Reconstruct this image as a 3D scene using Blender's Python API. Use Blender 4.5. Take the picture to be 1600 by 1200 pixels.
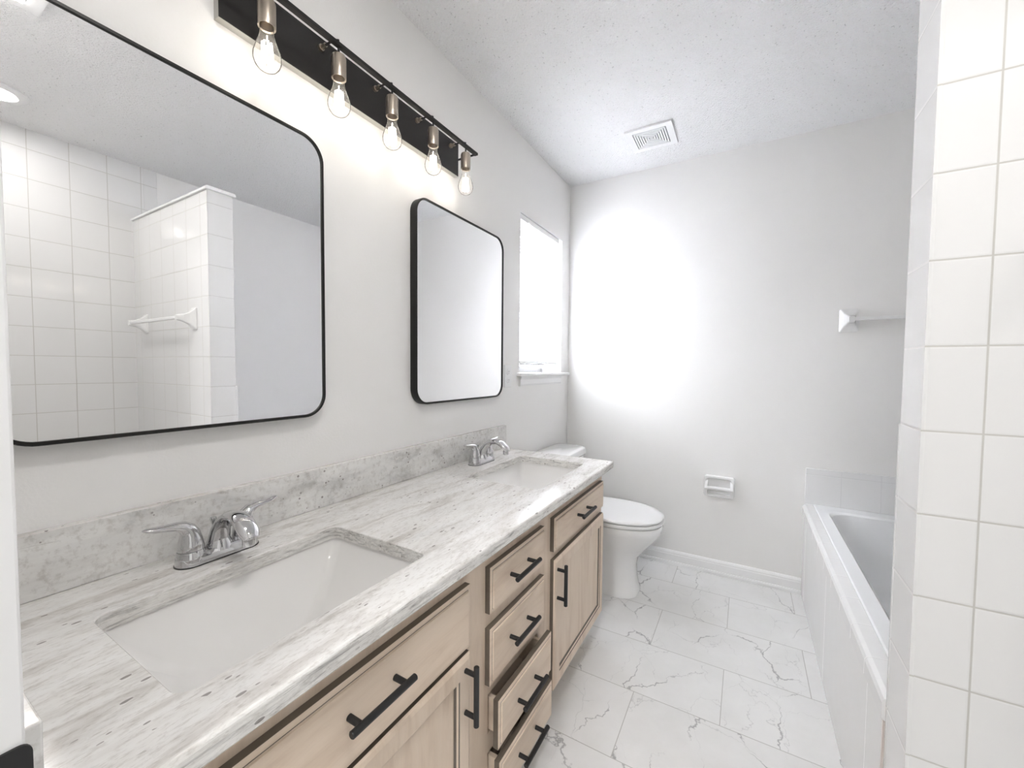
import bpy, bmesh, math, random
from mathutils import Vector, Matrix
random.seed(4)
PI = math.pi
for o in list(bpy.data.objects): bpy.data.objects.remove(o, do_unlink=True)
S = bpy.context.scene
COL = S.collection

# ------------------------------------------------------------------ camera
CAM = Vector((1.0752, 0.0, 1.2016)); YAW, PITCH, ROLL, FPX = 0.5239, 0.0395, 0.0081, 633.87
fw = Vector((-math.sin(YAW)*math.cos(PITCH), math.cos(YAW)*math.cos(PITCH), -math.sin(PITCH)))
r0 = Vector((math.cos(YAW), math.sin(YAW), 0)); u0 = r0.cross(fw)
rt = math.cos(ROLL)*r0 + math.sin(ROLL)*u0; up = -math.sin(ROLL)*r0 + math.cos(ROLL)*u0
cd = bpy.data.cameras.new('camera'); cam = bpy.data.objects.new('camera', cd); COL.objects.link(cam)
M = Matrix((rt, up, -fw)).transposed().to_4x4(); M.translation = CAM
cam.matrix_world = M
cd.sensor_fit = 'HORIZONTAL'; cd.sensor_width = 36; cd.lens = 36*FPX/1600; cd.clip_start = .01
S.camera = cam

# ------------------------------------------------------------------ world and light
SKY = 9.0; BED_FILL_W = 6.0; BULB_W = .013; CAN_W = .32; VENT_FILL_W = .84
w = bpy.data.worlds.new('world'); S.world = w; w.use_nodes = True
bg = w.node_tree.nodes['Background']; bg.inputs[0].default_value = (.932, .958, 1.0, 1); bg.inputs[1].default_value = SKY
S.view_settings.view_transform = 'Standard'; S.view_settings.look = 'None'
S.view_settings.gamma = 1; S.view_settings.use_curve_mapping = False
S.view_settings.exposure = 3.06
def portal(name, loc, rot, sx, sy):
    l = bpy.data.lights.new(name, 'AREA'); l.shape = 'RECTANGLE'; l.size = sx; l.size_y = sy; l.cycles.is_portal = True
    o = bpy.data.objects.new(name, l); COL.objects.link(o); o.location = loc; o.rotation_euler = rot
portal('window_portal', (-.13, 2.22, 1.61), (0, -PI/2, 0), .9, .6)

# ------------------------------------------------------------------ materials
def mat(name, col=(.8,.8,.8), rough=.5, metal=0, **kw):
    m = bpy.data.materials.new(name); m.use_nodes = True
    b = m.node_tree.nodes['Principled BSDF']
    b.inputs['Base Color'].default_value = (*col, 1); b.inputs['Roughness'].default_value = rough; b.inputs['Metallic'].default_value = metal
    for k, v in kw.items(): b.inputs[k].default_value = v
    return m
class N:
    def __init__(s, m): s.m = m; s.t = m.node_tree; s.b = s.t.nodes['Principled BSDF']
    def new(s, typ, **kw):
        n = s.t.nodes.new(typ)
        for k, v in kw.items(): setattr(n, k, v)
        return n
    def link(s, a, b): s.t.links.new(a, b)
    def co(s): return s.new('ShaderNodeNewGeometry').outputs['Position']
    def mth(s, op, a, b=None, c=None, clamp=False):
        n = s.new('ShaderNodeMath', operation=op, use_clamp=clamp)
        for i, v in enumerate((a, b, c)):
            if v is None: continue
            if isinstance(v, (int, float)): n.inputs[i].default_value = v
            else: s.link(v, n.inputs[i])
        return n.outputs[0]
    def mapping(s, v, loc=(0,0,0), rot=(0,0,0), scale=(1,1,1)):
        n = s.new('ShaderNodeMapping'); s.link(v, n.inputs[0]); n.inputs[1].default_value = loc; n.inputs[2].default_value = rot; n.inputs[3].default_value = scale
        return n.outputs[0]
    def noise(s, v, scale, detail=3, rough=.5, dist=0):
        n = s.new('ShaderNodeTexNoise'); s.link(v, n.inputs['Vector']); n.inputs['Scale'].default_value = scale; n.inputs['Detail'].default_value = detail
        n.inputs['Roughness'].default_value = rough; n.inputs['Distortion'].default_value = dist
        return n.outputs['Fac']
    def ramp(s, f, stops):
        n = s.new('ShaderNodeValToRGB'); s.link(f, n.inputs[0]); e = n.color_ramp.elements
        while len(e) < len(stops): e.new(.5)
        for i, (p, c) in enumerate(stops):
            e[i].position = p; e[i].color = (*c, 1) if not isinstance(c, (int, float)) else (c, c, c, 1)
        return n.outputs[0]
    def mix(s, f, a, b, blend='MIX'):
        n = s.new('ShaderNodeMix', data_type='RGBA', blend_type=blend)
        for i, v in ((0, f), (6, a), (7, b)):
            if isinstance(v, (int, float)): n.inputs[i].default_value = v
            elif isinstance(v, tuple): n.inputs[i].default_value = (*v, 1)
            else: s.link(v, n.inputs[i])
        return n.outputs[2]
    def bump(s, h, strength=.3, dist=.001):
        n = s.new('ShaderNodeBump'); s.link(h, n.inputs['Height']); n.inputs['Strength'].default_value = strength; n.inputs['Distance'].default_value = dist
        s.link(n.outputs[0], s.b.inputs['Normal'])
    def base(s, c): s.link(c, s.b.inputs['Base Color'])
def sepv(n, v):
    q = n.new('ShaderNodeSeparateXYZ'); n.link(v, q.inputs[0]); return q.outputs

def paint(name, col, bump=.25, scale=160, rough=.6):
    m = mat(name, col, rough); n = N(m); p = n.co()
    n.bump(n.noise(p, scale, 4), bump, .0015); return m
M_wall = paint('wall_paint', (.88, .873, .86))
M_trim = mat('white_trim_paint', (.88, .88, .88), .35)
def ceiling_mat():
    m = mat('popcorn_ceiling', (.9, .9, .9), .9); n = N(m); p = n.co()
    a = n.noise(p, 130, 3, .6); b = n.noise(p, 60, 2, .5)
    v = n.new('ShaderNodeTexVoronoi'); n.link(p, v.inputs['Vector']); v.inputs['Scale'].default_value = 75
    h = n.mth('ADD', n.mth('MULTIPLY', n.ramp(a, [(.4, 0.), (.65, 1.)]), .7), n.mth('MULTIPLY', b, .6))
    h = n.mth('SUBTRACT', h, n.mth('MULTIPLY', v.outputs['Distance'], .35))
    pit = n.ramp(n.noise(p, 105, 2, .5), [(.26, .70), (.34, 1.)])
    n.base(n.mix(1., (.96, .96, .96), pit, 'MULTIPLY'))
    n.bump(h, .9, .005); return m
M_ceil = ceiling_mat()
TS = .1557; TZ0 = 1.7143
def tile_mat(name, axis, u0, v0=TZ0, su=TS, sv=TS, col=(.81, .81, .805), grout=(.57, .56, .53), g=.0021, rough=.09, vert=True):
    m = mat(name, col, rough); n = N(m); p = sepv(n, n.co())
    def edge(c, o, s):
        f = n.mth('FRACT', n.mth('ADD', n.mth('DIVIDE', n.mth('SUBTRACT', c, o), s), 100.))
        return n.mth('MULTIPLY', n.mth('MINIMUM', f, n.mth('SUBTRACT', 1., f)), s)
    d = edge(p[2], v0, sv)
    if vert: d = n.mth('MINIMUM', d, edge(p['XYZ'.index(axis)], u0, su))
    k = n.mth('DIVIDE', d, g, clamp=True); k2 = n.ramp(k, [(.55, 0.), (.9, 1.)])
    n.base(n.mix(k2, grout, col))
    n.link(n.mth('SUBTRACT', .75, n.mth('MULTIPLY', k2, .75-rough)), n.b.inputs['Roughness'])
    big = n.noise(n.co(), 9, 1)
    n.bump(n.mth('ADD', n.mth('MULTIPLY', n.ramp(n.mth('DIVIDE', d, g*2, clamp=True), [(0, 0.), (1, 1.)]), 1.), n.mth('MULTIPLY', big, .5)), .35, .0015)
    return m
XP, YP, PT = 1.3588, 1.030, .1173      # partition end face, near face, thickness
T_part = tile_mat('tile_partition', 'X', XP+.006+.074)
T_end = tile_mat('tile_partition_end', 'Y', 0, vert=False, grout=(.62, .61, .6))
T_right = tile_mat('tile_shower_wall', 'Y', .918)
T_front = tile_mat('tile_shower_front', 'X', XP+.08)
T_apron = tile_mat('tile_apron', 'Y', 1.31, v0=.437, su=.61, sv=.9, col=(.83, .83, .82), grout=(.76, .755, .75), g=.0013)
T_tubback = tile_mat('tile_tub_back', 'X', XP+.152, v0=.652, grout=(.74, .74, .74), col=(.86, .86, .86), g=.0016)
T_plain = mat('tile_plain', (.85, .85, .85), .1)

def floor_mat():
    m = mat('marble_floor_tile', (.8, .8, .79), .22); n = N(m); P = n.co(); p = sepv(n, P)
    L, W_ = .570, .2975
    row = n.mth('ADD', n.mth('DIVIDE', n.mth('SUBTRACT', p[1], 1.204), W_), 20.)
    rf = n.mth('FLOOR', row); rfr = n.mth('FRACT', row)
    odd = n.mth('MODULO', rf, 2.)
    c = n.mth('ADD', n.mth('DIVIDE', n.mth('SUBTRACT', p[0], .743), L), 20.)
    c = n.mth('SUBTRACT', c, n.mth('MULTIPLY', odd, .5)); cf = n.mth('FLOOR', c); cfr = n.mth('FRACT', c)
    dy = n.mth('MULTIPLY', n.mth('MINIMUM', rfr, n.mth('SUBTRACT', 1., rfr)), W_)
    dx = n.mth('MULTIPLY', n.mth('MINIMUM', cfr, n.mth('SUBTRACT', 1., cfr)), L)
    d = n.mth('MINIMUM', dx, dy)
    # every tile is printed with its own piece of veined marble
    cmb = n.new('ShaderNodeCombineXYZ'); n.link(n.mth('MULTIPLY', cf, 3.71), cmb.inputs[0]); n.link(n.mth('MULTIPLY', rf, 5.37), cmb.inputs[1])
    va = n.new('ShaderNodeVectorMath', operation='ADD'); n.link(P, va.inputs[0]); n.link(cmb.outputs[0], va.inputs[1]); Q = va.outputs[0]
    def wob(v, sc, amt):
        t = n.new('ShaderNodeTexNoise'); n.link(v, t.inputs['Vector']); t.inputs['Scale'].default_value = sc; t.inputs['Detail'].default_value = 5; t.inputs['Roughness'].default_value = .62
        s1 = n.new('ShaderNodeVectorMath', operation='SUBTRACT'); n.link(t.outputs['Color'], s1.inputs[0]); s1.inputs[1].default_value = (.5, .5, .5)
        s2 = n.new('ShaderNodeVectorMath', operation='SCALE'); n.link(s1.outputs[0], s2.inputs[0]); s2.inputs['Scale'].default_value = amt
        s3 = n.new('ShaderNodeVectorMath', operation='ADD'); n.link(v, s3.inputs[0]); n.link(s2.outputs[0], s3.inputs[1]); return s3.outputs[0]
    def veins(sc, rotz, stretch, width, seed):
        q = n.mapping(wob(Q, 4.5, .16), loc=(seed, seed*2, 0), rot=(0, 0, rotz), scale=(1, stretch, 1))
        v = n.new('ShaderNodeTexVoronoi', feature='DISTANCE_TO_EDGE'); n.link(q, v.inputs['Vector']); v.inputs['Scale'].default_value = sc
        mask = n.noise(n.mapping(Q, loc=(seed*3, 1, 0)), 5.5, 2)
        wd = n.mth('MULTIPLY', n.ramp(mask, [(.36, 0.), (.62, 1.)]), width)
        k = n.mth('SUBTRACT', 1., n.mth('DIVIDE', v.outputs['Distance'], n.mth('ADD', wd, .0005)), clamp=True)
        return n.mth('MULTIPLY', k, n.ramp(mask, [(.37, 0.), (.53, 1.)]))
    v1 = veins(2.7, .7, .6, .0105, 9.1); v2 = veins(5.2, -.5, .6, .008, 7.7)
    v = n.mth('MAXIMUM', n.mth('MULTIPLY', v1, .78), n.mth('MULTIPLY', v2, .32))
    cloud = n.ramp(n.noise(wob(Q, 3, .2), 4, 5, .6), [(.35, (.81, .81, .80)), (.62, (.865, .865, .86))])
    col = n.mix(v, cloud, (.30, .30, .31))
    gk = n.ramp(n.mth('DIVIDE', d, .0018, clamp=True), [(.45, 0.), (.85, 1.)])
    n.base(n.mix(gk, (.52, .51, .49), col))
    n.bump(gk, .25, .0008); return m
M_floor = floor_mat()

def granite(name, side=False):
    m = mat(name, (.8, .78, .75), .13); n = N(m); P = n.co()
    q = n.mapping(P, rot=(0, 0, .16), scale=(6.5, 1.15, 6.5))
    st = n.noise(q, 4.2, 8, .62, .7)
    base = n.ramp(st, [(.28, (.50, .46, .43)), (.40, (.68, .65, .615)), (.50, (.85, .83, .805)), (.66, (.90, .89, .875))])
    cl = n.noise(n.mapping(P, loc=(4, 2, 1), scale=(2, 1, 2)), 5, 6, .65, .8)
    grey = n.ramp(cl, [(.36, (.50, .505, .50)), (.46, (.72, .72, .71)), (.60, (.83, .83, .815))])
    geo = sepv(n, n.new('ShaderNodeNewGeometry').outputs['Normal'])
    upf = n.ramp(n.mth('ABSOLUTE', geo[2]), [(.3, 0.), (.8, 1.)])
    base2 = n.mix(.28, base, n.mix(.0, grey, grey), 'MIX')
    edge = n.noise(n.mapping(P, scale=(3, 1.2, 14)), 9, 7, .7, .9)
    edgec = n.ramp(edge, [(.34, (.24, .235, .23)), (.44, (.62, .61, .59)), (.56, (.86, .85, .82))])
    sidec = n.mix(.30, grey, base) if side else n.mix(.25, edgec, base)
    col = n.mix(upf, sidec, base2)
    # dark mineral specks, drawn out along the slab
    v = n.new('ShaderNodeTexVoronoi'); n.link(n.mapping(P, rot=(0, 0, .16), scale=(1.9, .75, 1.9) if not side else (1.5, 1.5, 1.5)), v.inputs['Vector']); v.inputs['Scale'].default_value = 62; v.inputs['Randomness'].default_value = 1
    rnd = sepv(n, v.outputs['Color'])[0]
    near = n.mth('LESS_THAN', v.outputs['Distance'], n.mth('MULTIPLY', n.mth('SUBTRACT', rnd, .74), 1.35))
    patch = n.ramp(n.noise(P, 9, 3), [(.44, 0.), (.54, 1.)])
    k = n.mth('MULTIPLY', near, n.mth('MULTIPLY', patch, .75))
    col = n.mix(k, col, (.20, .175, .165))
    th = n.noise(n.mapping(P, rot=(0, 0, .2), scale=(9, 1.3, 9)), 9, 5, .7, .4)
    col = n.mix(n.mth('MULTIPLY', n.ramp(th, [(.28, 1.), (.37, 0.)]), .45), col, (.36, .33, .31))
    fine = n.noise(n.mapping(P, rot=(0, 0, .16), scale=(3.2, .9, 3.2) if not side else (1, 1, 1)), 70, 4, .7)
    col = n.mix(1., col, n.ramp(fine, [(.33, (.80, .785, .77)), (.50, (1, 1, 1))]), 'MULTIPLY')
    n.base(col); return m
M_gran = granite('granite_slab'); M_gran_side = granite('granite_splash', True)

def wood(name, grain='Z', dark=1.):
    m = mat(name, (.5, .43, .37), .42); n = N(m); P = n.co()
    sc = {'Z': (7, 7, .8), 'Y': (7, .8, 7)}[grain]
    a = n.noise(n.mapping(P, scale=sc), 3.2, 5, .6, .7); f = n.noise(n.mapping(P, scale=tuple(x*5 for x in sc)), 9, 4, .6)
    c = n.ramp(a, [(.3, (.66*dark, .52*dark, .40*dark)), (.48, (.755*dark, .62*dark, .49*dark)), (.7, (.80*dark, .67*dark, .545*dark))])
    c = n.mix(.5, c, n.ramp(f, [(.3, .93), (.6, 1.)]), 'MULTIPLY'); n.base(c); return m
M_woodv = wood('maple_vertical', 'Z'); M_woodh = wood('maple_horizontal', 'Y'); M_glaze_shade = wood('glaze_and_shade_edge', 'Y', .2)  # edge glaze also carries painted shade for drawer and door sides
M_inside = mat('cabinet_interior', (.09, .075, .06), .8)
M_black = mat('matte_black_metal', (.012, .012, .013), .42)
M_blackframe = mat('black_mirror_frame', (.014, .0135, .013), .38, .3)
def plate_mat():
    m = mat('black_brushed_plate', (.018, .017, .017), .45, .25); n = N(m)
    n.bump(n.noise(n.mapping(n.co(), scale=(1, .1, 3)), 90, 3), .1, .0005); return m
M_plate = plate_mat()
M_chrome = mat('chrome', (.62, .62, .63), .05, 1)
M_edge = mat('satin_metal_edge', (.55, .54, .51), .4, .6)
M_nickel = mat('brushed_nickel', (.50, .44, .37), .3, 1)
M_mirror = mat('mirror_glass', (.94, .94, .945), 0.0, 1)
M_porc = mat('white_porcelain', (.87, .87, .865), .08)
M_sink = mat('sink_porcelain', (.84, .83, .815), .08)
M_acryl = mat('tub_acrylic', (.85, .86, .87), .15)
M_plastic = mat('white_plastic', (.86, .86, .86), .35)
M_blind = mat('blind_slat', (.92, .92, .93), .4); M_blind.node_tree.nodes['Principled BSDF'].inputs['Transmission Weight'].default_value = 0
def translucent(m, a):
    n = N(m); t = n.new('ShaderNodeBsdfTranslucent'); t.inputs[0].default_value = (.95, .945, .965, 1)
    mx = n.new('ShaderNodeMixShader'); mx.inputs[0].default_value = a; out = n.t.nodes['Material Output']
    n.link(n.b.outputs[0], mx.inputs[1]); n.link(t.outputs[0], mx.inputs[2]); n.link(mx.outputs[0], out.inputs[0])
translucent(M_blind, .6)
M_slot = mat('dark_slot', (.22, .22, .22), .6)
M_ventdark = mat('vent_shadow_gap', (.10, .10, .10), .8)
M_rubber = mat('caulk', (.7, .7, .69), .5)
def glass_mat(name, tint=(1, 1, 1), amt=.5):
    m = mat(name); n = N(m); t = n.new('ShaderNodeBsdfTransparent'); t.inputs[0].default_value = (*tint, 1)
    g = n.new('ShaderNodeBsdfGlossy'); g.inputs['Roughness'].default_value = .02
    lw = n.new('ShaderNodeLayerWeight'); lw.inputs[0].default_value = amt
    mx = n.new('ShaderNodeMixShader'); n.link(lw.outputs['Fresnel'], mx.inputs[0]); n.link(t.outputs[0], mx.inputs[1]); n.link(g.outputs[0], mx.inputs[2])
    n.link(mx.outputs[0], n.t.nodes['Material Output'].inputs[0]); n.t.nodes.remove(n.b); return m
M_bulbglass = glass_mat('bulb_glass', (.99, .985, .98), .06)
_t = M_bulbglass.node_tree; _o = _t.nodes['Material Output']; _src = _o.inputs[0].links[0].from_socket
_tr = _t.nodes.new('ShaderNodeBsdfTranslucent'); _tr.inputs[0].default_value = (1, .97, .94, 1); _mx = _t.nodes.new('ShaderNodeMixShader'); _mx.inputs[0].default_value = .035
_t.links.new(_src, _mx.inputs[1]); _t.links.new(_tr.outputs[0], _mx.inputs[2]); _t.links.new(_mx.outputs[0], _o.inputs[0]); M_pane = glass_mat('window_pane', (.975, .98, .98), .3)
def emit(name, col, st):
    m = bpy.data.materials.new(name); m.use_nodes = True; t = m.node_tree; t.nodes.remove(t.nodes['Principled BSDF'])
    e = t.nodes.new('ShaderNodeEmission'); e.inputs[0].default_value = (*col, 1); e.inputs[1].default_value = st
    t.links.new(e.outputs[0], t.nodes['Material Output'].inputs[0]); return m
M_fil = emit('glowing_filament', (1, .93, .82), 2.5); M_lens = emit('lit_lens', (1, .98, .95), 2.2)

# ------------------------------------------------------------------ mesh helpers
def tag(o, label=None, cat=None, group=None, kind=None):
    if label: o['label'] = label
    if cat: o['category'] = cat
    if group: o['group'] = group
    if kind: o['kind'] = kind
    return o
ROOTLOC = {}
def thing(name, label, cat, loc, group=None):
    o = bpy.data.objects.new(name, None); COL.objects.link(o); o.location = loc; o.empty_display_size = .05
    ROOTLOC[o] = Vector(loc); return tag(o, label, cat, group)
def obj(name, bm, m, parent=None, loc=None, smooth=False, label=None):
    """bm is in world coordinates; its origin goes to the thing's base"""
    base = ROOTLOC[parent] if parent is not None else Vector(loc or (0, 0, 0))
    bmesh.ops.recalc_face_normals(bm, faces=bm.faces)
    for v in bm.verts: v.co -= base
    me = bpy.data.meshes.new(name); bm.to_mesh(me); bm.free()
    o = bpy.data.objects.new(name, me); COL.objects.link(o)
    for x in (m if isinstance(m, (list, tuple)) else [m]): me.materials.append(x)
    if parent is not None: o.parent = parent
    else: o.location = base
    ROOTLOC[o] = base
    if smooth:
        me.polygons.foreach_set('use_smooth', [True]*len(me.polygons))
        try: me.set_sharp_from_angle(angle=math.radians(35))
        except Exception: pass
    if label: o['label'] = label
    return o
def BM(): return bmesh.new()
def box(bm, x0, x1, y0, y1, z0, z1, bev=0, seg=2, mi=0):
    t = bmesh.new(); r = bmesh.ops.create_cube(t, size=1)
    for v in t.verts: v.co = Vector(((x0+x1)/2+v.co.x*(x1-x0), (y0+y1)/2+v.co.y*(y1-y0), (z0+z1)/2+v.co.z*(z1-z0)))
    if bev: bmesh.ops.bevel(t, geom=t.edges[:], offset=bev, segments=seg, profile=.5, affect='EDGES')
    merge(bm, t, mi); return bm
def merge(bm, t, mi=0):
    mp = {v: bm.verts.new(v.co) for v in t.verts}
    for f in t.faces:
        try: g = bm.faces.new([mp[v] for v in f.verts]); g.material_index = mi
        except ValueError: pass
    t.free()
def loft(bm, loops, close=True, cap0=False, cap1=False, mi=0):
    rings = [[bm.verts.new(p) for p in l] for l in loops]
    n = len(rings[0])
    for a, b in zip(rings, rings[1:]):
        for i in range(n if close else n-1):
            j = (i+1) % n
            f = bm.faces.new((a[i], a[j], b[j], b[i])); f.material_index = mi
    if cap0: bm.faces.new(rings[0][::-1]).material_index = mi
    if cap1: bm.faces.new(rings[-1]).material_index = mi
    return rings
def frame_of(d):
    d = d.normalized(); a = Vector((0, 0, 1)) if abs(d.z) < .9 else Vector((1, 0, 0))
    u = d.cross(a).normalized(); return u, d.cross(u).normalized()
def tube(bm, pts, rad, n=16, caps=True, sx=1, sy=1, mi=0):
    pts = [Vector(p) for p in pts]; rads = rad if isinstance(rad, (list, tuple)) else [rad]*len(pts)
    loops = []; u = None
    for i, p in enumerate(pts):
        d = (pts[min(i+1, len(pts)-1)]-pts[max(i-1, 0)]).normalized()
        if u is None: u, v = frame_of(d)
        else:
            u = (u-d*u.dot(d)).normalized(); v = d.cross(u)
        v = d.cross(u)
        loops.append([p+u*math.cos(2*PI*k/n)*rads[i]*sx+v*math.sin(2*PI*k/n)*rads[i]*sy for k in range(n)])
    loft(bm, loops, cap0=caps, cap1=caps, mi=mi); return bm
def lathe(bm, c, prof, axis='Z', n=32, caps=(False, False), mi=0):
    c = Vector(c); loops = []
    for r, h in prof:
        l = []
        for k in range(n):
            a = 2*PI*k/n; x, y = r*math.cos(a), r*math.sin(a)
            l.append(c+(Vector((x, y, h)) if axis == 'Z' else Vector((h, x, y)) if axis == 'X' else Vector((x, h, y))))
        loops.append(l)
    loft(bm, loops, cap0=caps[0], cap1=caps[1], mi=mi); return bm
def rrect(u0, u1, v0, v1, r, seg=6):
    """2-D rounded rectangle, counter-clockwise"""
    pts = []
    for cx, cy, a0 in ((u1-r, v1-r, 0), (u0+r, v1-r, PI/2), (u0+r, v0+r, PI), (u1-r, v0+r, 1.5*PI)):
        for k in range(seg+1):
            a = a0+PI/2*k/seg; pts.append((cx+r*math.cos(a), cy+r*math.sin(a)))
    return pts
def superell(cx, cy, a, b, n=40, e=2.3, back=None):
    pts = []
    for k in range(n):
        t = 2*PI*k/n; c, s = math.cos(t), math.sin(t)
        aa = a if c >= 0 or back is None else back
        ee = e if c >= 0 else 2.6
        pts.append((cx+aa*math.copysign(abs(c)**(2/ee), c), cy+b*math.copysign(abs(s)**(2/ee), s)))
    return pts
def holed(bm, outer, holes, P, mi=0):
    """flat face with holes; P maps (u,v) to 3-D. returns nothing"""
    t = bmesh.new(); E = []
    for lp in [outer]+holes:
        vs = [t.verts.new(P(*q)) for q in lp]
        for i in range(len(vs)): E.append(t.edges.new((vs[i], vs[(i+1) % len(vs)])))
    bmesh.ops.triangle_fill(t, edges=E, use_beauty=True, use_dissolve=False)
    merge(bm, t, mi)
def slab_holes(bm, outer, holes, P0, P1, mi=0):
    holed(bm, outer, holes, P0, mi); holed(bm, outer, holes, P1, mi)
    for lp in [outer]+holes:
        loft(bm, [[P0(*q) for q in lp], [P1(*q) for q in lp]], mi=mi)
    bmesh.ops.remove_doubles(bm, verts=bm.verts, dist=1e-5)
def rect(u0, u1, v0, v1): return [(u0, v0), (u1, v0), (u1, v1), (u0, v1)]
def struct(name, bm, m, **k): return tag(obj(name, bm, m, **k), kind='structure')

# ------------------------------------------------------------------ room shell
D, W, H = 2.6377, 2.306, 2.44
YF = .076; XJ = .585; XD = 1.385       # front wall room face, door jamb, far jamb
WY0, WY1, WZ0, WZ1 = 1.935, 2.512, 1.172, 2.045
b = BM(); box(b, -1.2, 3.2, -3.2, D+.12, -.1, 0); struct('floor', b, M_floor)
b = BM(); box(b, -.12, W+.12, -.045, D+.12, H, H+.1); struct('ceiling', b, M_ceil)
b = BM(); slab_holes(b, rect(-.045, D+.12, 0, H), [rect(WY0, WY1, WZ0, WZ1)], lambda u, v: Vector((0, u, v)), lambda u, v: Vector((-.12, u, v))); struct('wall_left', b, M_wall)
b = BM(); box(b, 0, W+.12, D, D+.12, 0, H); struct('wall_back', b, M_wall)
b = BM(); box(b, W, W+.12, -.045, D, 0, H); struct('wall_right', b, M_wall)
b = BM(); box(b, 0, XJ, -.045, YF, 0, H); box(b, XJ, XD, -.045, YF, 2.05, H); box(b, XD, W, -.045, YF, 0, H); struct('wall_front', b, M_wall)
# the bedroom the doorway opens from, behind the camera
b = BM(); slab_holes(b, rect(-1.2, 3.2, 0, H), [rect(XJ, XD, 0.001, 2.05)], lambda u, v: Vector((u, -.045, v)), lambda u, v: Vector((u, -.050, v))); box(b, -1.3, -1.2, -3.2, -.045, 0, H); box(b, 3.2, 3.3, -3.2, -.045, 0, H); box(b, -1.3, 3.3, -3.3, -3.2, 0, H)
struct('wall_bedroom', b, M_wall)
b = BM(); box(b, -1.3, 3.3, -3.3, -.0455, H, H+.1); struct('ceiling_bedroom', b, M_trim)
l = bpy.data.lights.new('bedroom_fill_light', 'AREA'); l.shape = 'DISK'; l.size = .5; l.energy = BED_FILL_W  # added lamp, unseen behind the camera, fill light through the doorway
lo = bpy.data.objects.new('bedroom_fill_light', l); COL.objects.link(lo); lo.location = (1.0, -1.7, H-.03)
# door lining with its stop
b = BM(); box(b, XJ, XJ+.001, -.045, YF, 0, 2.05, 0); struct('trim_1', b, M_trim)
j = tag(obj('door_1', box(box(BM(), XJ+.001, XJ+.006, -.047, YF+.0005, 0, 2.05, .002), XJ+.006, XJ+.016, -.047, .012, 0, 2.05, .002), M_trim), kind='structure')
b = BM(); pts = rrect(.022, YF+.0035, .846, .904, .008)
slab_holes(b, pts, [], lambda u, v: Vector((XJ+.006, u, v)), lambda u, v: Vector((XJ+.0085, u, v)))
obj('strike_plate', b, M_black, j, label='black metal strike plate on white door frame')
# tiled partition between shower and tub
CAPZ = 2.092
b = BM(); box(b, XP, W, YP, YP+PT, 0, CAPZ, .0015, 1); 
pw = struct('wall_partition', b, [T_part, T_end])
for f in pw.data.polygons:
    if abs(f.normal.x) > .7: f.material_index = 1
b = BM(); box(b, XP-.0005, XP+.02, YP+PT-.001, YP+PT+.010, 0, 1.0915, .002, 1); struct('trim_2', b, T_end)
b = BM(); box(b, XP+.02, W, YP+PT-.001, YP+PT+.010, .487, 1.0915, .002, 1); struct('trim_3', b, T_tubback)
b = BM()
prof = [(YP-.010, CAPZ), (YP-.012, CAPZ+.008), (YP-.006, CAPZ+.016), (YP+PT+.006, CAPZ+.016), (YP+PT+.012, CAPZ+.008), (YP+PT+.010, CAPZ)]
loft(b, [[Vector((x, y, z)) for y, z in prof] for x in (XP-.012, XP-.008, W)], cap0=True, cap1=True); struct('trim_4', b, M_trim)
b = BM(); box(b, XP-.0008, XP+.0058, YP-.0014, YP, 0, CAPZ, 0); struct('trim_5', b, tile_mat('bullnose_strip', 'X', XP+.0075, su=1))
# shower wall tiles on the right wall and the front wall
b = BM(); box(b, W-.008, W, YF, 1.087, 0, H, 0); box(b, W-.0081, W, 1.0875, 1.154, CAPZ+.02, H, .001, 1); struct('wall_shower', b, T_right)
b = BM(); box(b, XD+.02, W-.008, YF, YF+.008, 0, H, 0); struct('wall_shower_front', b, T_front)
# tiles above the tub on the back wall
b = BM(); box(b, XP+.003, W, D-.008, D, .487, .685, .002, 2); box(b, W-.008, W, YP+PT+.01, D-.008, .487, .685, .002, 2); struct('trim_6', b, T_tubback)
# baseboard
def baseboard(name, path_fn, u0, u1):
    pr = [(0, 0), (.020, 0), (.020, .012), (.017, .020), (.012, .021), (.012, .060), (.010, .066), (.011, .070), (.008, .078), (.004, .084), (0, .084)]
    b = BM(); loft(b, [[path_fn(u, d, z) for d, z in pr] for u in (u0, u1)], cap0=True, cap1=True); struct(name, b, M_trim)
baseboard('baseboard_back', lambda u, d, z: Vector((u, D-d, z)), 0, XP)
baseboard('baseboard_left', lambda u, d, z: Vector((d, u, z)), 1.748, D-.02)

# ------------------------------------------------------------------ window
win = bpy.data.objects.new('window_1', None); COL.objects.link(win); win.location = (-.06, (WY0+WY1)/2, WZ0); ROOTLOC[win] = Vector(win.location); tag(win, kind='structure')
b = BM(); holes = [rect(WY0+.045, WY1-.045, WZ0+.05, 1.565), rect(WY0+.045, WY1-.045, 1.615, WZ1-.045)]
slab_holes(b, rect(WY0+.006, WY1-.006, WZ0+.002, WZ1-.006), holes, lambda u, v: Vector((-.065, u, v)), lambda u, v: Vector((-.10, u, v)))
obj('sash', b, M_plastic, win)
b = BM(); box(b, -.084, -.080, WY0+.04, WY1-.04, WZ0+.045, WZ1-.04); obj('pane', b, M_pane, win)
b = BM(); box(b, -.115, .0, WY0, WY0+.005, WZ0, WZ1); box(b, -.115, 0, WY1-.005, WY1, WZ0, WZ1); box(b, -.115, 0, WY0, WY1, WZ1-.005, WZ1); obj('jamb_liner', b, M_trim, win)
b = BM(); box(b, -.062, .0, WY0, WY1, WZ0-.014, WZ0+.001); box(b, 0.0, .028, WY0-.028, D-.032, WZ0-.016, WZ0+.002, .005, 3); obj('sill', b, M_trim, win)
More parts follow.
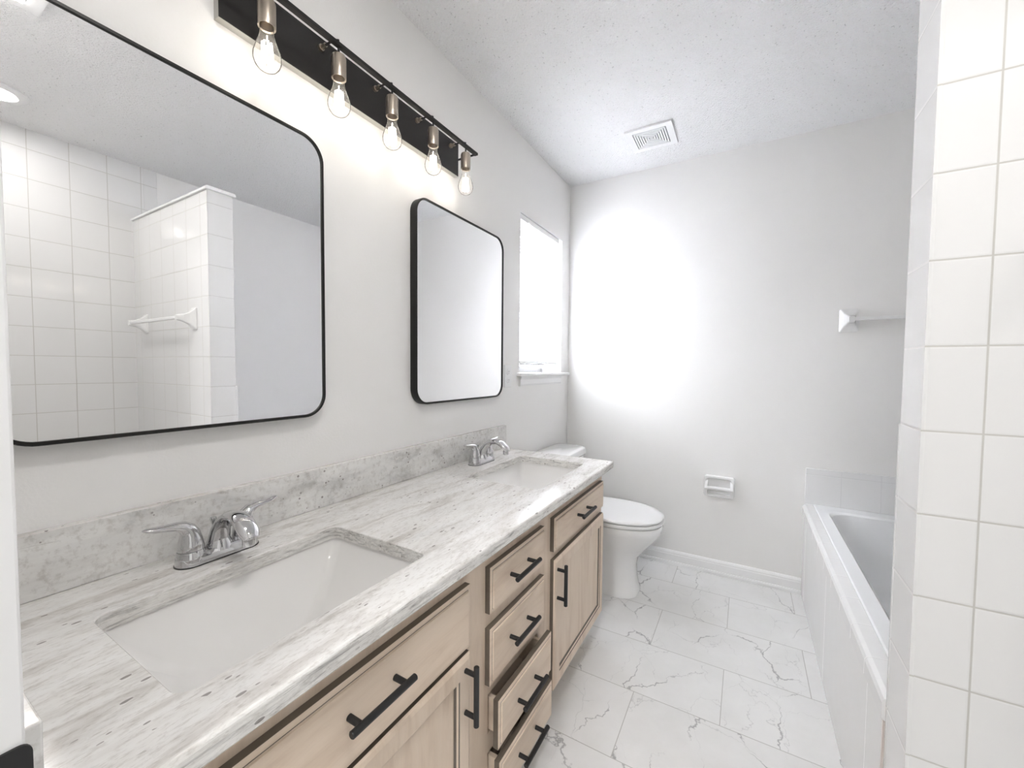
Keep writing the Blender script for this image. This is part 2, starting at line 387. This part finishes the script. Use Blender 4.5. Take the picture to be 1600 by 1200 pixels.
b = BM(); pr = [(0, 1.103), (.008, 1.103), (.011, 1.112), (.011, 1.138), (.016, 1.150), (.016, 1.156), (0, 1.156)]
loft(b, [[Vector((d, y, z)) for d, z in pr] for y in (WY0, WY1-.02)], cap0=True, cap1=True); obj('apron', b, M_trim, win)
b = BM(); lathe(b, (-.05, 2.372, WZ0+.001), [(.034, 0), (.034, .012), (.028, .024), (.015, .031), (.001, .033)], n=28, caps=(True, True)); obj('sash_knob', b, M_plastic, win, smooth=True)
b = BM(); box(b, -.062, -.040, WY0+.05, 2.36, WZ0+.032, WZ0+.044, .003, 2); obj('sash_lift', b, M_plastic, win)

bl = thing('window_blind', 'white horizontal mini blind hanging in the window beside the toilet', 'window blind', (-.02, (WY0+WY1)/2, WZ0+.055))
by0, by1 = WY0+.008, WY1-.05
zt = WZ1-.04; zb = WZ0+.078
b = BM(); n = 40
for i in range(n):
    z = zb+(zt-zb)*(i+.4)/n
    a = math.radians(66); L = .0128
    pr = []
    for k in range(5):
        t = -1+k*.5; pr.append((-.018+t*L*math.cos(a), z-t*L*math.sin(a)+.0018*(1-t*t)))
    lo = [[Vector((x, y, zz)) for x, zz in pr]+[Vector((x, y, zz-.0006)) for x, zz in pr[::-1]] for y in (by0, by1)]
    loft(b, lo, cap0=True, cap1=True)
obj('slats', b, M_blind, bl, smooth=False)
b = BM(); box(b, -.034, -.004, by0-.003, by1+.003, zt+.004, WZ1-.008, .002, 2); obj('headrail', b, M_plastic, bl)
b = BM(); box(b, -.030, -.006, by0, by1, zb-.022, zb-.008, .003, 2)
for y in (by0+.07, by1-.09): box(b, -.006, -.004, y-.008, y+.008, zb-.024, zb-.008, .001, 1)
obj('bottom_rail', b, M_plastic, bl)
b = BM(); tube(b, [(.001, by0+.095, zt+.006), (.001, by0+.095, 1.56)], .0035, 8); tube(b, [(-.004, by0+.095, zt+.012), (.001, by0+.095, zt+.006)], .002, 8); obj('tilt_wand', b, M_plastic, bl, smooth=True)
for y in (by0+.07, by1-.09):
    b = BM(); tube(b, [(-.0045, y, zt+.004), (-.0045, y, zb-.010)], .0012, 6); tube(b, [(-.0315, y, zt+.004), (-.0315, y, zb-.010)], .0012, 6); obj('ladder_cord', b, M_plastic, bl)

# ------------------------------------------------------------------ countertop
HC, TH = .793, .030
CX0, CX1, CY0, CY1 = .001, .575, YF+.001, 1.772
SX0, SX1 = .170, .480
SINKS = [(.215, .665), (1.215, 1.655)]
ct = thing('granite_countertop', 'long white and grey speckled granite countertop on the wooden vanity cabinet', 'countertop', (.28, .92, HC-TH))
b = BM(); e = .006
holes = [rrect(SX0, SX1, a, c, .022, 8) for a, c in SINKS]
top = rect(CX0, CX1-e, CY0, CY1-e)
hin = [rrect(SX0-.002, SX1+.002, a-.002, c+.002, .024, 8) for a, c in SINKS]
holed(b, top, hin, lambda u, v: Vector((u, v, HC)))
holed(b, rect(CX0, CX1-e, CY0, CY1-e), holes, lambda u, v: Vector((u, v, HC-TH)))
for h0, h1 in zip(hin, holes): loft(b, [[Vector((u, v, HC)) for u, v in h0], [Vector((u, v, HC-.002)) for u, v in h1], [Vector((u, v, HC-TH)) for u, v in h1]])
def ring(k, z): return [Vector(q) for q in ((CX0, CY0, z), (CX1-e+k, CY0, z), (CX1-e+k, CY1-e+k, z), (CX0, CY1-e+k, z))]
loft(b, [ring(0, HC), ring(e*.5, HC-e*.13), ring(e*.87, HC-e*.5), ring(e, HC-e), ring(e, HC-TH+.003), ring(e*.6, HC-TH), ring(0, HC-TH)])
bmesh.ops.remove_doubles(b, verts=b.verts, dist=1e-5)
obj('slab', b, M_gran, ct)
b = BM(); box(b, .001, .021, CY0+.001, CY1, HC+.0003, .9099, .0018, 2); obj('backsplash', b, M_gran_side, ct, label='grey speckled granite backsplash along the wall')
b = BM(); box(b, .0215, .566, CY0, CY0+.013, HC+.0003, .900, .0018, 2); obj('side_splash', b, M_gran_side, ct, label='short granite side splash by the door frame')

# sinks
def make_sink(y0, y1, label):
    t = thing('undermount_sink', label, 'sink', ((SX0+SX1)/2, (y0+y1)/2, HC-.165), 'white undermount sinks')
    b = BM(); cy = (y0+y1)/2; z = HC-TH-.0005
    X0, X1, Y0, Y1 = SX0-.004, SX1+.004, y0-.004, y1+.004
    def L(x0, x1, a, c, r, z): return [Vector((u, v, z)) for u, v in rrect(x0, x1, a, c, r, 8)]
    def I(kb, kf, ky, d, r): return L(X0+kb, X1-kf, Y0+ky, Y1-ky, r, z-d)
    inner = [I(0, 0, 0, 0, .026), I(.003, .002, .004, .012, .024), I(.022, .004, .030, .042, .022), I(.043, .008, .058, .070, .020), I(.066, .016, .090, .094, .020), I(.088, .036, .125, .110, .022), I(.110, .070, .165, .117, .022)]
    outer = [I(-.012, -.012, -.012, 0, .034), I(-.012, -.012, -.012, .014, .034), I(.010, -.008, .016, .06, .03), I(.060, .012, .085, .112, .03), I(.105, .066, .16, .129, .03)]
    loft(b, inner, cap1=True); loft(b, outer, cap1=True); loft(b, [inner[0], outer[0]])
    bmesh.ops.remove_doubles(b, verts=b.verts, dist=1e-5)
    obj('basin', b, M_sink, t, smooth=True)
    b = BM(); cx = (X0+X1)/2+.005
    lathe(b, (X0+.11+(X1-X0-.18)/2, cy, z-.1165), [(.001, .004), (.014, .004), (.017, .002), (.019, .0005), (.022, .0025), (.026, .0005), (.026, -.002)], n=28, caps=(True, True)); obj('drain', b, M_chrome, t, smooth=True)
    return t
make_sink(*SINKS[0], 'white rectangular basin sunk into the granite counter below the near mirror')
make_sink(*SINKS[1], 'white rectangular basin sunk into the granite counter at the toilet end')

# faucets
def make_faucet(cy, label):
    z0 = HC+.0005; cx = .093
    t = thing('bathroom_faucet', label, 'faucet', (cx, cy, z0), 'chrome faucets behind the sinks')
    b = BM()
    def L(hx, hy, z, r): return [Vector((cx+u, cy+v, z)) for u, v in rrect(-hx, hx, -hy, hy, r, 8)]
    loft(b, [L(.027, .078, z0, .0265), L(.027, .078, z0+.004, .0265), L(.0245, .0755, z0+.017, .024), L(.020, .071, z0+.023, .0195)], cap0=True, cap1=True)
    for s in (-1, 1):
        lathe(b, (cx, cy+s*.051, z0), [(.0275, 0), (.0268, .010), (.0245, .026), (.0232, .029)], n=32, caps=(True, True))
    gk = BM(); loft(gk, [[Vector((cx+u, cy+v, z)) for u, v in rrect(-.0282, .0282, -.0796, .0796, .0281, 8)] for z in (z0-.0003, z0+.0016)], cap0=True, cap1=True)
    # central saddle
    lathe(b, (cx, cy, z0+.015), [(.027, 0), (.024, .012), (.019, .022)], n=28, caps=(True, True))
    obj('base', b, M_chrome, t, smooth=True)
    obj('gasket', gk, M_black, t)
    # spout
    b = BM()
    P = [(-.002, .012), (.001, .034), (.010, .058), (.028, .080), (.052, .094), (.080, .097), (.105, .088), (.124, .072), (.132, .062)]
    R = [.022, .0190, .0170, .0160, .0158, .0165, .0178, .0172, .013]
    loops = []
    for i, ((x, z), r) in enumerate(zip(P, R)):
        a, c = P[max(i-1, 0)], P[min(i+1, len(P)-1)]; d = Vector((c[0]-a[0], 0, c[1]-a[1])).normalized(); nn = Vector((-d.z, 0, d.x))
        th = r*(.95, .92, .85, .75, .68, .66, .68, .66, .6)[i]
        loops.append([Vector((cx+x, cy, z0+z))+Vector((0, 1, 0))*r*1.12*math.cos(q)+nn*th*math.sin(q) for q in [2*PI*k/24 for k in range(24)]])
    loft(b, loops, cap0=True, cap1=True)
    sp = obj('spout', b, M_chrome, t, smooth=True)
    b = BM(); lathe(b, (cx+.122, cy, z0+.046), [(.0105, 0), (.0118, .003), (.0118, .018), (.010, .024)], n=24, caps=(True, True)); obj('aerator', b, M_chrome, sp, smooth=True)
    # lever handles
    for s in (-1, 1):
        hy = cy+s*.051
        b = BM(); zz = z0+.0305
        path = [(0, .0305, .0232, 1), (0, .036, .0230, 1), (0, .050, .0205, 1), (.001, .062, .0180, 1), (.005, .072, .0155, .95), (.013, .080, .0135, .85), (.026, .0845, .0115, .72), (.042, .0865, .0105, .62), (.058, .0885, .0100, .58), (.070, .0915, .0080, .55), (.076, .093, .0035, .5)]
        loops = []; m_ = len(path)-1
        for i, (dy, dz, r, fl) in enumerate(path):
            a_, c_ = path[max(i-1, 0)], path[min(i+1, m_)]
            d = Vector((0, s*(c_[0]-a_[0]), c_[1]-a_[1])).normalized() if i > 2 else Vector((0, 0, 1)); nn = Vector((1, 0, 0)); vv = d.cross(nn).normalized()
            p = Vector((cx, hy+s*dy, z0+dz)); loops.append([p+nn*r*math.cos(q)+vv*r*fl*math.sin(q) for q in [2*PI*k/24 for k in range(24)]])
        loft(b, loops, cap0=True, cap1=True)
        hd = obj('handle', b, M_chrome, t, smooth=True)
        b = BM(); lathe(b, (cx, hy, z0+.0285), [(.0225, 0), (.0225, .0025)], n=28, caps=(True, True)); obj('seam_ring', b, M_slot, hd)
    b = BM(); lathe(b, (cx-.022, cy, z0+.015), [(.0025, 0), (.0025, .046), (.0035, .048), (.0065, .058), (.0060, .061), (.001, .062)], n=18, caps=(True, True)); obj('pop_up_rod', b, M_chrome, t, smooth=True)
    return t
make_faucet(.433, 'chrome two-handle faucet on the counter behind the near sink')
make_faucet(1.443, 'chrome two-handle faucet on the counter near the far end of the backsplash')

# ------------------------------------------------------------------ vanity cabinet
XB, XFR, XDR = .010, .531, .550      # back, face-frame front, door front
CB, CT = .106, HC-TH-.001
VY0, VY1 = YF+.002, 1.744
vc = thing('vanity_cabinet', 'light stained wooden vanity cabinet with two doors, drawers and black bar pulls', 'cabinet', (.28, .92, 0))
SB = [(.16, .735), (1.200, 1.722)]
DRY = (.818, 1.128)
DZ = [(.595, .712), (.412, .557), (.262, .386), (.120, .232)]
b = BM()
openings = [rect(DRY[0]+.014, DRY[1]-.014, a+.010, c-.010) for a, c in DZ]
slab_holes(b, rect(VY0, VY1, CB, CT), openings, lambda u, v: Vector((XFR, u, v)), lambda u, v: Vector((XFR-.019, u, v)))
obj('face_frame', b, M_woodv, vc)
b = BM()
box(b, XB, XFR-.0192, VY1-.014, VY1, CB, CT); box(b, XB, XFR-.0192, VY0, VY0+.014, CB, CT)
for y in (.785, 1.150): box(b, XB+.02, XFR-.0195, y-.008, y+.008, CB+.014, CT-.2 if False else CT)
box(b, XB, XFR-.0192, VY0+.014, VY1-.014, CB, CB+.013); box(b, XB, XB+.006, VY0+.014, VY1-.014, CB+.013, CT)
obj('carcass', b, M_woodv, vc)
b = BM(); box(b, XB+.02, XFR-.075, VY0+.01, VY1-.01, 0, CB-.0003); obj('toe_kick', b, M_woodh, vc, label='recessed wooden toe kick')
def pull(parent, y, z, x, vertical=False, L=.136, sep=.096, lab=None):
    b = BM(); d = Vector((0, 0, 1)) if vertical else Vector((0, 1, 0)); c = Vector((x+.030, y, z)); r = .0062
    tube(b, [c-d*(L/2), c-d*(L/2-.0012), c+d*(L/2-.0012), c+d*(L/2)], [r-.0012, r, r, r-.0012], 18)
    for s in (-1, 1):
        q = c+d*s*sep/2; tube(b, [(x+.0003, q.y, q.z), (x+.030, q.y, q.z)], .0056, 14)
    return obj('pull_handle', b, M_black, parent, smooth=True, label=lab)
def slab_front(name, y0, y1, z0, z1, xf, m, box_depth=0):
    """drawer front: flat raised field, sides and groove in glaze darkened with painted shade"""
    b = BM(); t = .019; xb = xf-t
    def R(k, x): return [Vector((x, y0+k, z0+k)), Vector((x, y1-k, z0+k)), Vector((x, y1-k, z1-k)), Vector((x, y0+k, z1-k))]
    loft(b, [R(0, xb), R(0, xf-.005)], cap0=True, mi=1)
    loft(b, [R(0, xf-.005), R(.002, xf-.004), R(.009, xf-.0035)], mi=0)
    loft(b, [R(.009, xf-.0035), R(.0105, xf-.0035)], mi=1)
    loft(b, [R(.0105, xf-.0035), R(.012, xf)], cap1=True, mi=0)
    bmesh.ops.remove_doubles(b, verts=b.verts, dist=1e-6)
    o = obj(name, b, [m, M_glaze_shade], vc)
    if box_depth:
        b = BM(); bt = .011; a0, a1, c0, c1 = y0+.022, y1-.022, z0+.018, z1-.020
        box(b, xb-box_depth, xb, a0, a0+bt, c0, c1); box(b, xb-box_depth, xb, a1-bt, a1, c0, c1)
        box(b, xb-box_depth, xb-box_depth+bt, a0+bt, a1-bt, c0, c1); box(b, xb-box_depth+bt, xb-.0005, a0+bt, a1-bt, c0+.002, c0+.008)
        obj('drawer_box', b, M_woodh, o)
    return o
def panel_door(y0, y1, z0, z1, xf):
    b = BM(); t = .019; st = .052
    def R(k, x): return [Vector((x, y0+k, z0+k)), Vector((x, y1-k, z0+k)), Vector((x, y1-k, z1-k)), Vector((x, y0+k, z1-k))]
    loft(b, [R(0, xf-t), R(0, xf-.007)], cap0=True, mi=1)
    loft(b, [R(0, xf-.007), R(.003, xf-.003), R(.010, xf), R(st-.009, xf)], mi=0)
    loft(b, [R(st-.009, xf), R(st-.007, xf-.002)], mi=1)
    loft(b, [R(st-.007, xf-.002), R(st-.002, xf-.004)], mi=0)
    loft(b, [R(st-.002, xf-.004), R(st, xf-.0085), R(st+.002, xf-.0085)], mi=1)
    loft(b, [R(st+.002, xf-.0085), R(st+.004, xf-.008)], cap1=True, mi=0)
    bmesh.ops.remove_doubles(b, verts=b.verts, dist=1e-6)
    return obj('door', b, [M_woodv, M_glaze_shade], vc)
ff = slab_front('false_drawer_front', SB[0][0], SB[0][1], .568, .712, XDR, M_woodh); pull(ff, .455, .652, XDR)
fd = slab_front('false_drawer_front', SB[1][0], SB[1][1], .600, .712, XDR, M_woodh); pull(fd, 1.450, .663, XDR)
dn = panel_door(SB[0][0], SB[0][1], .128, .556, XDR); pull(dn, .712, .478, XDR, True)
df = panel_door(SB[1][0]+.004, SB[1][1]+.004, .128, .570, XDR); pull(df, 1.222, .487, XDR, True)
for i, (a, c) in enumerate(DZ):
    off = (0, 0, .026, .030)[i]
    dr = slab_front('drawer', DRY[0], DRY[1], a, c, XDR+off, M_woodh, .40)
    pull(dr, .960, (a+c)/2+(.004 if i < 2 else 0), XDR+off)

# ------------------------------------------------------------------ mirrors
def make_mirror(y0, label):
    y1 = y0+.610; z0, z1 = 1.061, 1.829
    t = thing('wall_mirror', label, 'mirror', (0, (y0+y1)/2, z0), 'black framed mirrors above the vanity')
    b = BM(); r = .062
    def L(k, x): return [Vector((x, u, v)) for u, v in rrect(y0+k, y1-k, z0+k, z1-k, r-k, 12)]
    loft(b, [L(0, .001), L(0, .0285), L(.001, .030), L(.0065, .030), L(.0075, .029), L(.0075, .0262)]); loft(b, [L(0, .001), L(.0075, .001), L(.0075, .0262)])
    bmesh.ops.remove_doubles(b, verts=b.verts, dist=1e-6)
    obj('frame', b, M_blackframe, t, smooth=True)
    b = BM(); loft(b, [L(.0076, .0262), L(.0076, .018)], cap0=True, cap1=True); obj('glass', b, M_mirror, t)
make_mirror(.131, 'black framed rounded mirror on the wall above the near sink')
make_mirror(1.109, 'black framed rounded mirror on the wall above the far sink')

# ------------------------------------------------------------------ vanity light
vl = thing('vanity_light', 'black wall light bar with five glowing clear bulbs above the mirrors', 'light fixture', (0, .925, 1.99))
BX = .100; BY = [.549+.1905*i for i in range(5)]
PY0, PY1, PZ0, PZ1 = .486, 1.366, 1.990, 2.119
b = BM()
def L(k, x): return [Vector((x, PY0+k, PZ0+k)), Vector((x, PY1-k, PZ0+k)), Vector((x, PY1-k, PZ1-k)), Vector((x, PY0+k, PZ1-k))]
loft(b, [L(0, .0005), L(0, .021)], cap0=True, mi=1); loft(b, [L(0, .021), L(.001, .022)], cap1=True); obj('back_plate', b, [M_plate, M_edge], vl)
b = BM(); box(b, BX-.004, BX+.012, PY0-.012, PY1+.012, 2.059, 2.068, .0006, 1)
for y0, y1 in ((PY0-.012, PY0-.006), (PY1+.006, PY1+.012)): box(b, .0, BX-.003, y0, y1, 2.061, 2.067, .0006, 1)
obj('rail', b, M_plate, vl)
for y in BY:
    b = BM(); tube(b, [(.0215, y, 2.088), (.030, y, 2.088)], .0085, 20); tube(b, [(.030, y, 2.088), (.046, y, 2.088)], .006, 6); obj('knob', b, M_nickel, vl, smooth=True)
    b = BM(); tube(b, [(.046, y, 2.088), (.080, y, 2.088), (BX-.001, y, 2.080), (BX, y, 2.068)], .003, 10); tube(b, [(BX, y, 2.0605), (BX, y, 2.043)], .003, 10); obj('arm', b, M_black, vl, smooth=True)
    b = BM(); lathe(b, (BX, y, 1.978), [(.0150, .002), (.0185, 0), (.0190, .003), (.0190, .054), (.0170, .060), (.006, .062), (.005, .066)], n=32, caps=(False, True))
    lathe(b, (BX, y, 1.980), [(.0150, 0), (.0150, .03)], n=32, caps=(False, True)); so = obj('socket', b, M_nickel, vl, smooth=True)
    b = BM(); lathe(b, (BX, y, 1.880), [(.0005, 0), (.010, .0012), (.019, .006), (.0255, .014), (.0290, .024), (.0295, .033), (.0275, .044), (.0225, .058), (.0180, .070), (.0150, .082), (.0140, .098)], n=36)
    bb = obj('bulb', b, M_bulbglass, vl, smooth=True)
    b = BM()
    for k in range(8):
        a = 2*PI*k/8; a2 = a+.5
        tube(b, [(BX+.0120*math.cos(a), y+.0120*math.sin(a), 1.896), (BX+.0095*math.cos(a2), y+.0095*math.sin(a2), 1.943)], .0022, 6)
    tube(b, [(BX, y, 1.90), (BX, y, 1.96)], .0012, 6); obj('filament', b, M_fil, bb)
    l = bpy.data.lights.new('bulb_light', 'POINT'); l.energy = BULB_W; l.color = (1, .82, .64); l.shadow_soft_size = .012
    lo = bpy.data.objects.new('bulb_light', l); COL.objects.link(lo); lo.location = (BX, y, 1.920)

# ------------------------------------------------------------------ outlet
ou = thing('wall_outlet', 'white double power outlet on the wall between far mirror and window', 'outlet', (0, 1.812, 1.101))
b = BM(); box(b, .0005, .006, 1.776, 1.846, 1.101, 1.217, .002, 2); obj('cover_plate', b, M_plastic, ou)
for zc in (1.137, 1.181):
    b = BM(); tube(b, [(.006, 1.812, zc), (.0085, 1.812, zc)], .0165, 24); s_ = obj('receptacle', b, M_plastic, ou)
    b = BM()
    for dy in (-.006, .006): box(b, .0084, .0088, 1.812+dy-.001, 1.812+dy+.001, zc-.002, zc+.006)
    tube(b, [(.0084, 1.812, zc-.008), (.0088, 1.812, zc-.008)], .0022, 10); obj('slots', b, M_slot, s_)

# ------------------------------------------------------------------ toilet
TY = 2.20
to = thing('toilet', 'white two-piece toilet with closed lid between the vanity and the back wall', 'toilet', (.36, TY, 0))
b = BM()
def E(cx, a, bk, hw, z, e=2.3): return [Vector((x, y, z)) for x, y in superell(cx, TY, a, hw, 44, e, bk)]
loops = [E(.42, .185, .30, .118, 0, 3.2), E(.42, .185, .30, .118, .012, 3.2), E(.42, .178, .29, .108, .03, 3.0), E(.42, .170, .27, .098, .09, 2.8), E(.42, .168, .26, .098, .15, 2.6), E(.42, .180, .26, .108, .20, 2.4),
         E(.43, .212, .27, .132, .250, 2.3), E(.44, .245, .28, .158, .300, 2.2), E(.45, .262, .30, .176, .345, 2.2), E(.45, .268, .32, .183, .372, 2.2), E(.45, .266, .32, .182, .386, 2.2), E(.45, .255, .31, .172, .392, 2.2)]
loft(b, loops, cap0=True, cap1=True); bowl = obj('bowl', b, M_porc, to, smooth=True)
for y in (TY-.108, TY+.108):
    b = BM(); lathe(b, (.40, y, .0), [(.013, 0), (.013, .014), (.009, .022), (.001, .025)], n=16, caps=(True, True))
    obj('bolt_cap', b, M_porc, bowl, smooth=True)
b = BM(); loft(b, [E(.455, .262, .225, .184, .393), E(.455, .268, .225, .188, .399), E(.455, .268, .225, .188, .405), E(.455, .262, .22, .184, .411)], cap0=True, cap1=True); obj('seat', b, M_plastic, to, smooth=True)
b = BM(); loft(b, [E(.455, .258, .225, .181, .4135), E(.455, .265, .225, .187, .418), E(.455, .266, .225, .188, .425), E(.455, .258, .22, .182, .431), E(.455, .22, .19, .155, .435), E(.455, .10, .09, .07, .4365)], cap0=True, cap1=True); lid = obj('seat_lid', b, M_plastic, to, smooth=True)
for y in (TY-.075, TY+.075):
    b = BM(); tube(b, [(.222, y-.02, .418), (.222, y+.02, .418)], .012, 16)
    obj('hinge', b, M_plastic, lid, smooth=True)
b = BM()
def TK(x0, x1, hw, z, r=.03):
    pts = rrect(x0, x1, TY-hw, TY+hw, r, 6); out = []
    for u, v in pts:
        if u > (x0+x1)/2: u += .022*(1-((v-TY)/hw)**2)
        out.append(Vector((u, v, z)))
    return out
loft(b, [TK(.022, .185, .195, .385), TK(.020, .195, .205, .41), TK(.018, .205, .222, .668)], cap0=True, cap1=True); tk = obj('tank', b, M_porc, to, smooth=True)
b = BM(); loft(b, [TK(.014, .212, .230, .6695, .05), TK(.010, .220, .238, .678, .05), TK(.010, .220, .238, .698, .05), TK(.013, .216, .234, .710, .05), TK(.026, .200, .220, .717, .045)], cap0=True, cap1=True); obj('tank_lid', b, M_porc, to, smooth=True)
b = BM(); tube(b, [(.215, TY-.15, .62), (.232, TY-.15, .62)], .011, 16); tube(b, [(.236, TY-.155, .62), (.238, TY-.10, .612)], [.007, .005], 10); obj('flush_lever', b, M_chrome, tk, smooth=True)

# ------------------------------------------------------------------ bathtub with tiled apron
TZ = .487; TX0 = 1.352; TY0, TY1 = YP+PT+.0005, D-.0005
tb = thing('bathtub', 'white bathtub with tiled apron along the right wall behind the partition', 'bathtub', ((TX0+W)/2, (TY0+TY1)/2, 0))
b = BM(); box(b, XP+.001, XP+.09, TY0+.011, TY1, 0, TZ-.055); obj('apron', b, T_apron, tb, label='glossy white tiled tub front')
b = BM(); pr = [(TX0+.006, TZ-.054), (TX0, TZ-.050), (TX0, TZ-.014), (TX0+.004, TZ-.005), (TX0+.014, TZ-.001), (TX0+.050, TZ+.001), (TX0+.050, TZ-.054)]
y0_ = TY0-.028
loft(b, [[Vector((x, y, z)) for x, z in pr] for y in (TY0+.0105, TY1)], cap0=True, cap1=True); b2 = BM(); box(b2, XP-.0035, XP+.0012, TY0+.0102, TY0+.016, 0, TZ-.056); obj('caulk_joint', b2, mat('beige_caulk', (.66, .60, .56), .6), tb, label='beige caulk line')
obj('bullnose_curb', b, tile_mat('tile_curb', 'Y', 1.31, v0=0, su=.1557, sv=9, grout=(.74, .73, .72), g=.0014), tb)
b = BM(); X0, X1, Y0, Y1 = TX0+.046, W-.008, TY0+.011, D-.009
def L(k0, k1, ky, r, z): return [Vector((u, v, z)) for u, v in rrect(X0+k0, X1-k1, Y0+ky, Y1-ky, r, 10)]
loops = [L(0, 0, 0, .004, TZ-.05), L(0, 0, 0, .004, TZ+.006), L(.004, .003, .003, .006, TZ+.010), L(.036, .04, .060, .06, TZ+.006), L(.046, .05, .075, .08, TZ+.008), L(.054, .058, .088, .09, TZ+.001), L(.062, .066, .10, .10, TZ-.03),
         L(.075, .08, .13, .11, TZ-.15), L(.10, .10, .18, .12, TZ-.27), L(.14, .14, .25, .12, TZ-.33), L(.22, .22, .38, .10, TZ-.345)]
loft(b, loops, cap1=True); obj('tub_shell', b, M_acryl, tb, smooth=True)
b = BM(); lathe(b, ((X0+X1)/2, Y0+.42, TZ-.3445), [(.028, 0), (.026, .003), (.012, .003), (.001, .002)], n=24, caps=(True, True)); obj('drain', b, M_chrome, tb, smooth=True)

# ------------------------------------------------------------------ towel bars, paper holder
def pyramid_post(b, c, nrm, w, h, depth, tip=.012):
    """flared ceramic post from a rectangular flange out to the bar"""
    c = Vector(c); n_ = Vector(nrm); u = Vector((1, 0, 0)); z = Vector((0, 0, 1))
    def R(a, hh, d, r): return [c+u*p+z*q+n_*d for p, q in rrect(-a/2, a/2, -hh/2, hh/2, r, 4)]
    loft(b, [R(w, h, 0, .006), R(w, h, .006, .006), R(w*.88, h*.88, .010, .006), R(w*.60, h*.55, depth*.34, .006), R(w*.42, h*.36, depth*.62, .006), R(w*.36, h*.30, depth*.86, .008), R(w*.30, h*.24, depth, .006)], cap0=True, cap1=True)
def towel_bar(xa, xb, yw, zc, label, w_=.078, h_=.118, depth=.075, group=None):
    t = thing('towel_bar', label, 'towel bar', ((xa+xb)/2, yw, zc-h_/2), group)
    for x in (xa, xb):
        b = BM(); pyramid_post(b, (x, yw-.0005, zc), (0, -1, 0), w_, h_, depth); obj('post', b, M_porc, t)
    b = BM(); box(b, xa+.004, xb-.004, yw-depth+.006, yw-depth+.022, zc-.007, zc+.009, .003, 2); obj('bar', b, M_plastic, t)
towel_bar(1.516, 2.14, D, 1.455, 'white ceramic towel bar on the back wall above the bathtub')
towel_bar(1.515, 2.13, YP, 1.448, 'white ceramic towel bar on the shower side of the tiled partition', .05, .115, .085)

tp = thing('toilet_paper_holder', 'white ceramic paper holder on the back wall between toilet and tub', 'paper holder', (.953, D, .452))
b = BM(); x0, x1, z0, z1 = .874, 1.034, .458, .583
def L(k, d, r=.014): return [Vector((u, D-.0005-d, v)) for u, v in rrect(x0+k, x1-k, z0+k, z1-k, r, 6)]
loft(b, [L(0, 0), L(0, .012), L(.004, .018), L(.013, .018), L(.018, .012), L(.020, .002)], cap0=True, cap1=True)
for xx in (x0+.008, x1-.022):
    pr = [(0, z0+.006), (.024, z0+.008), (.044, z0+.040), (.050, z0+.056), (.046, z0+.068), (.030, z0+.080), (0, z0+.105)]
    loft(b, [[Vector((x, D-.0005-d, z)) for d, z in pr] for x in (xx, xx+.014)], cap0=True, cap1=True)
obj('holder_body', b, M_porc, tp, smooth=True)
b = BM(); tube(b, [(x0+.020, D-.036, z0+.056), (x1-.020, D-.036, z0+.056)], .011, 20); obj('roller', b, M_plastic, tp, smooth=True)

# ------------------------------------------------------------------ ceiling things
def vent(x0, x1, y0, y1, label, rings=7, group=None):
    t = thing('ceiling_vent', label, 'ceiling vent', ((x0+x1)/2, (y0+y1)/2, H-.012))
    cx, cy = (x0+x1)/2, (y0+y1)/2; hx, hy = (x1-x0)/2, (y1-y0)/2
    def ringm(b, ax, ay, bx, by, z0, z1):
        slab_holes(b, rect(cx-ax, cx+ax, cy-ay, cy+ay), [rect(cx-bx, cx+bx, cy-by, cy+by)], lambda u, v: Vector((u, v, z0)), lambda u, v: Vector((u, v, z1)))
    b = BM(); k = .72; ringm(b, hx, hy, hx*k, hy*k, H-.010, H-.0005); obj('frame', b, M_plastic, t)
    b = BM(); box(b, cx-hx*k, cx+hx*k, cy-hy*k, cy+hy*k, H-.002, H-.0006); obj('dark_throat', b, M_ventdark, t, label='dark gap behind the louvres')
    for i in range(rings):
        f0 = k*(1-(i+.38)/rings); f1 = k*(1-(i+1.0)/rings)
        b = BM()
        if i < rings-1: ringm(b, hx*f0, hy*f0, hx*f1, hy*f1, H-.010, H-.0022)
        else: box(b, cx-hx*f0, cx+hx*f0, cy-hy*f0, cy+hy*f0, H-.010, H-.0022)
        obj('louvre', b, M_plastic, t)
    return t
vent(.487, .720, 2.170, 2.395, 'small square white ceiling vent near the back wall')
fan = vent(.92, 1.18, .184, .444, 'larger white ceiling vent with added fill light, reflected at the top left of the near mirror', 2)
b = BM(); box(b, .965, 1.135, .23, .40, H-.016, H-.0102, .002, 2); obj('fill_lens', b, M_lens, fan, label='added glowing square lens for fill light')
l = bpy.data.lights.new('vent_fill_light', 'AREA'); l.shape = 'SQUARE'; l.size = .17; l.energy = VENT_FILL_W; l.color = (1, .97, .94)  # fill lamp added under the vent to brighten the near counter
lo = bpy.data.objects.new('vent_fill_light', l); COL.objects.link(lo); lo.location = (1.05, .314, H-.018)
rl = thing('recessed_light', 'round recessed ceiling light over the shower, seen in the near mirror', 'ceiling light', (1.955, .46, H-.012))
b = BM(); lathe(b, (1.955, .46, H), [(.100, -.0005), (.100, -.006), (.094, -.010), (.066, -.012), (.060, -.008), (.058, -.0005)], n=40); obj('trim_ring', b, M_plastic, rl, smooth=True)
b = BM(); lathe(b, (1.955, .46, H), [(.0575, -.0008), (.050, -.006), (.025, -.010), (.001, -.011)], n=36, caps=(True, True)); obj('lens', b, M_lens, rl, smooth=True)
l = bpy.data.lights.new('can_light', 'AREA'); l.shape = 'DISK'; l.size = .11; l.energy = CAN_W; l.color = (1, .97, .93)
lo = bpy.data.objects.new('can_light', l); COL.objects.link(lo); lo.location = (1.955, .46, H-.014)
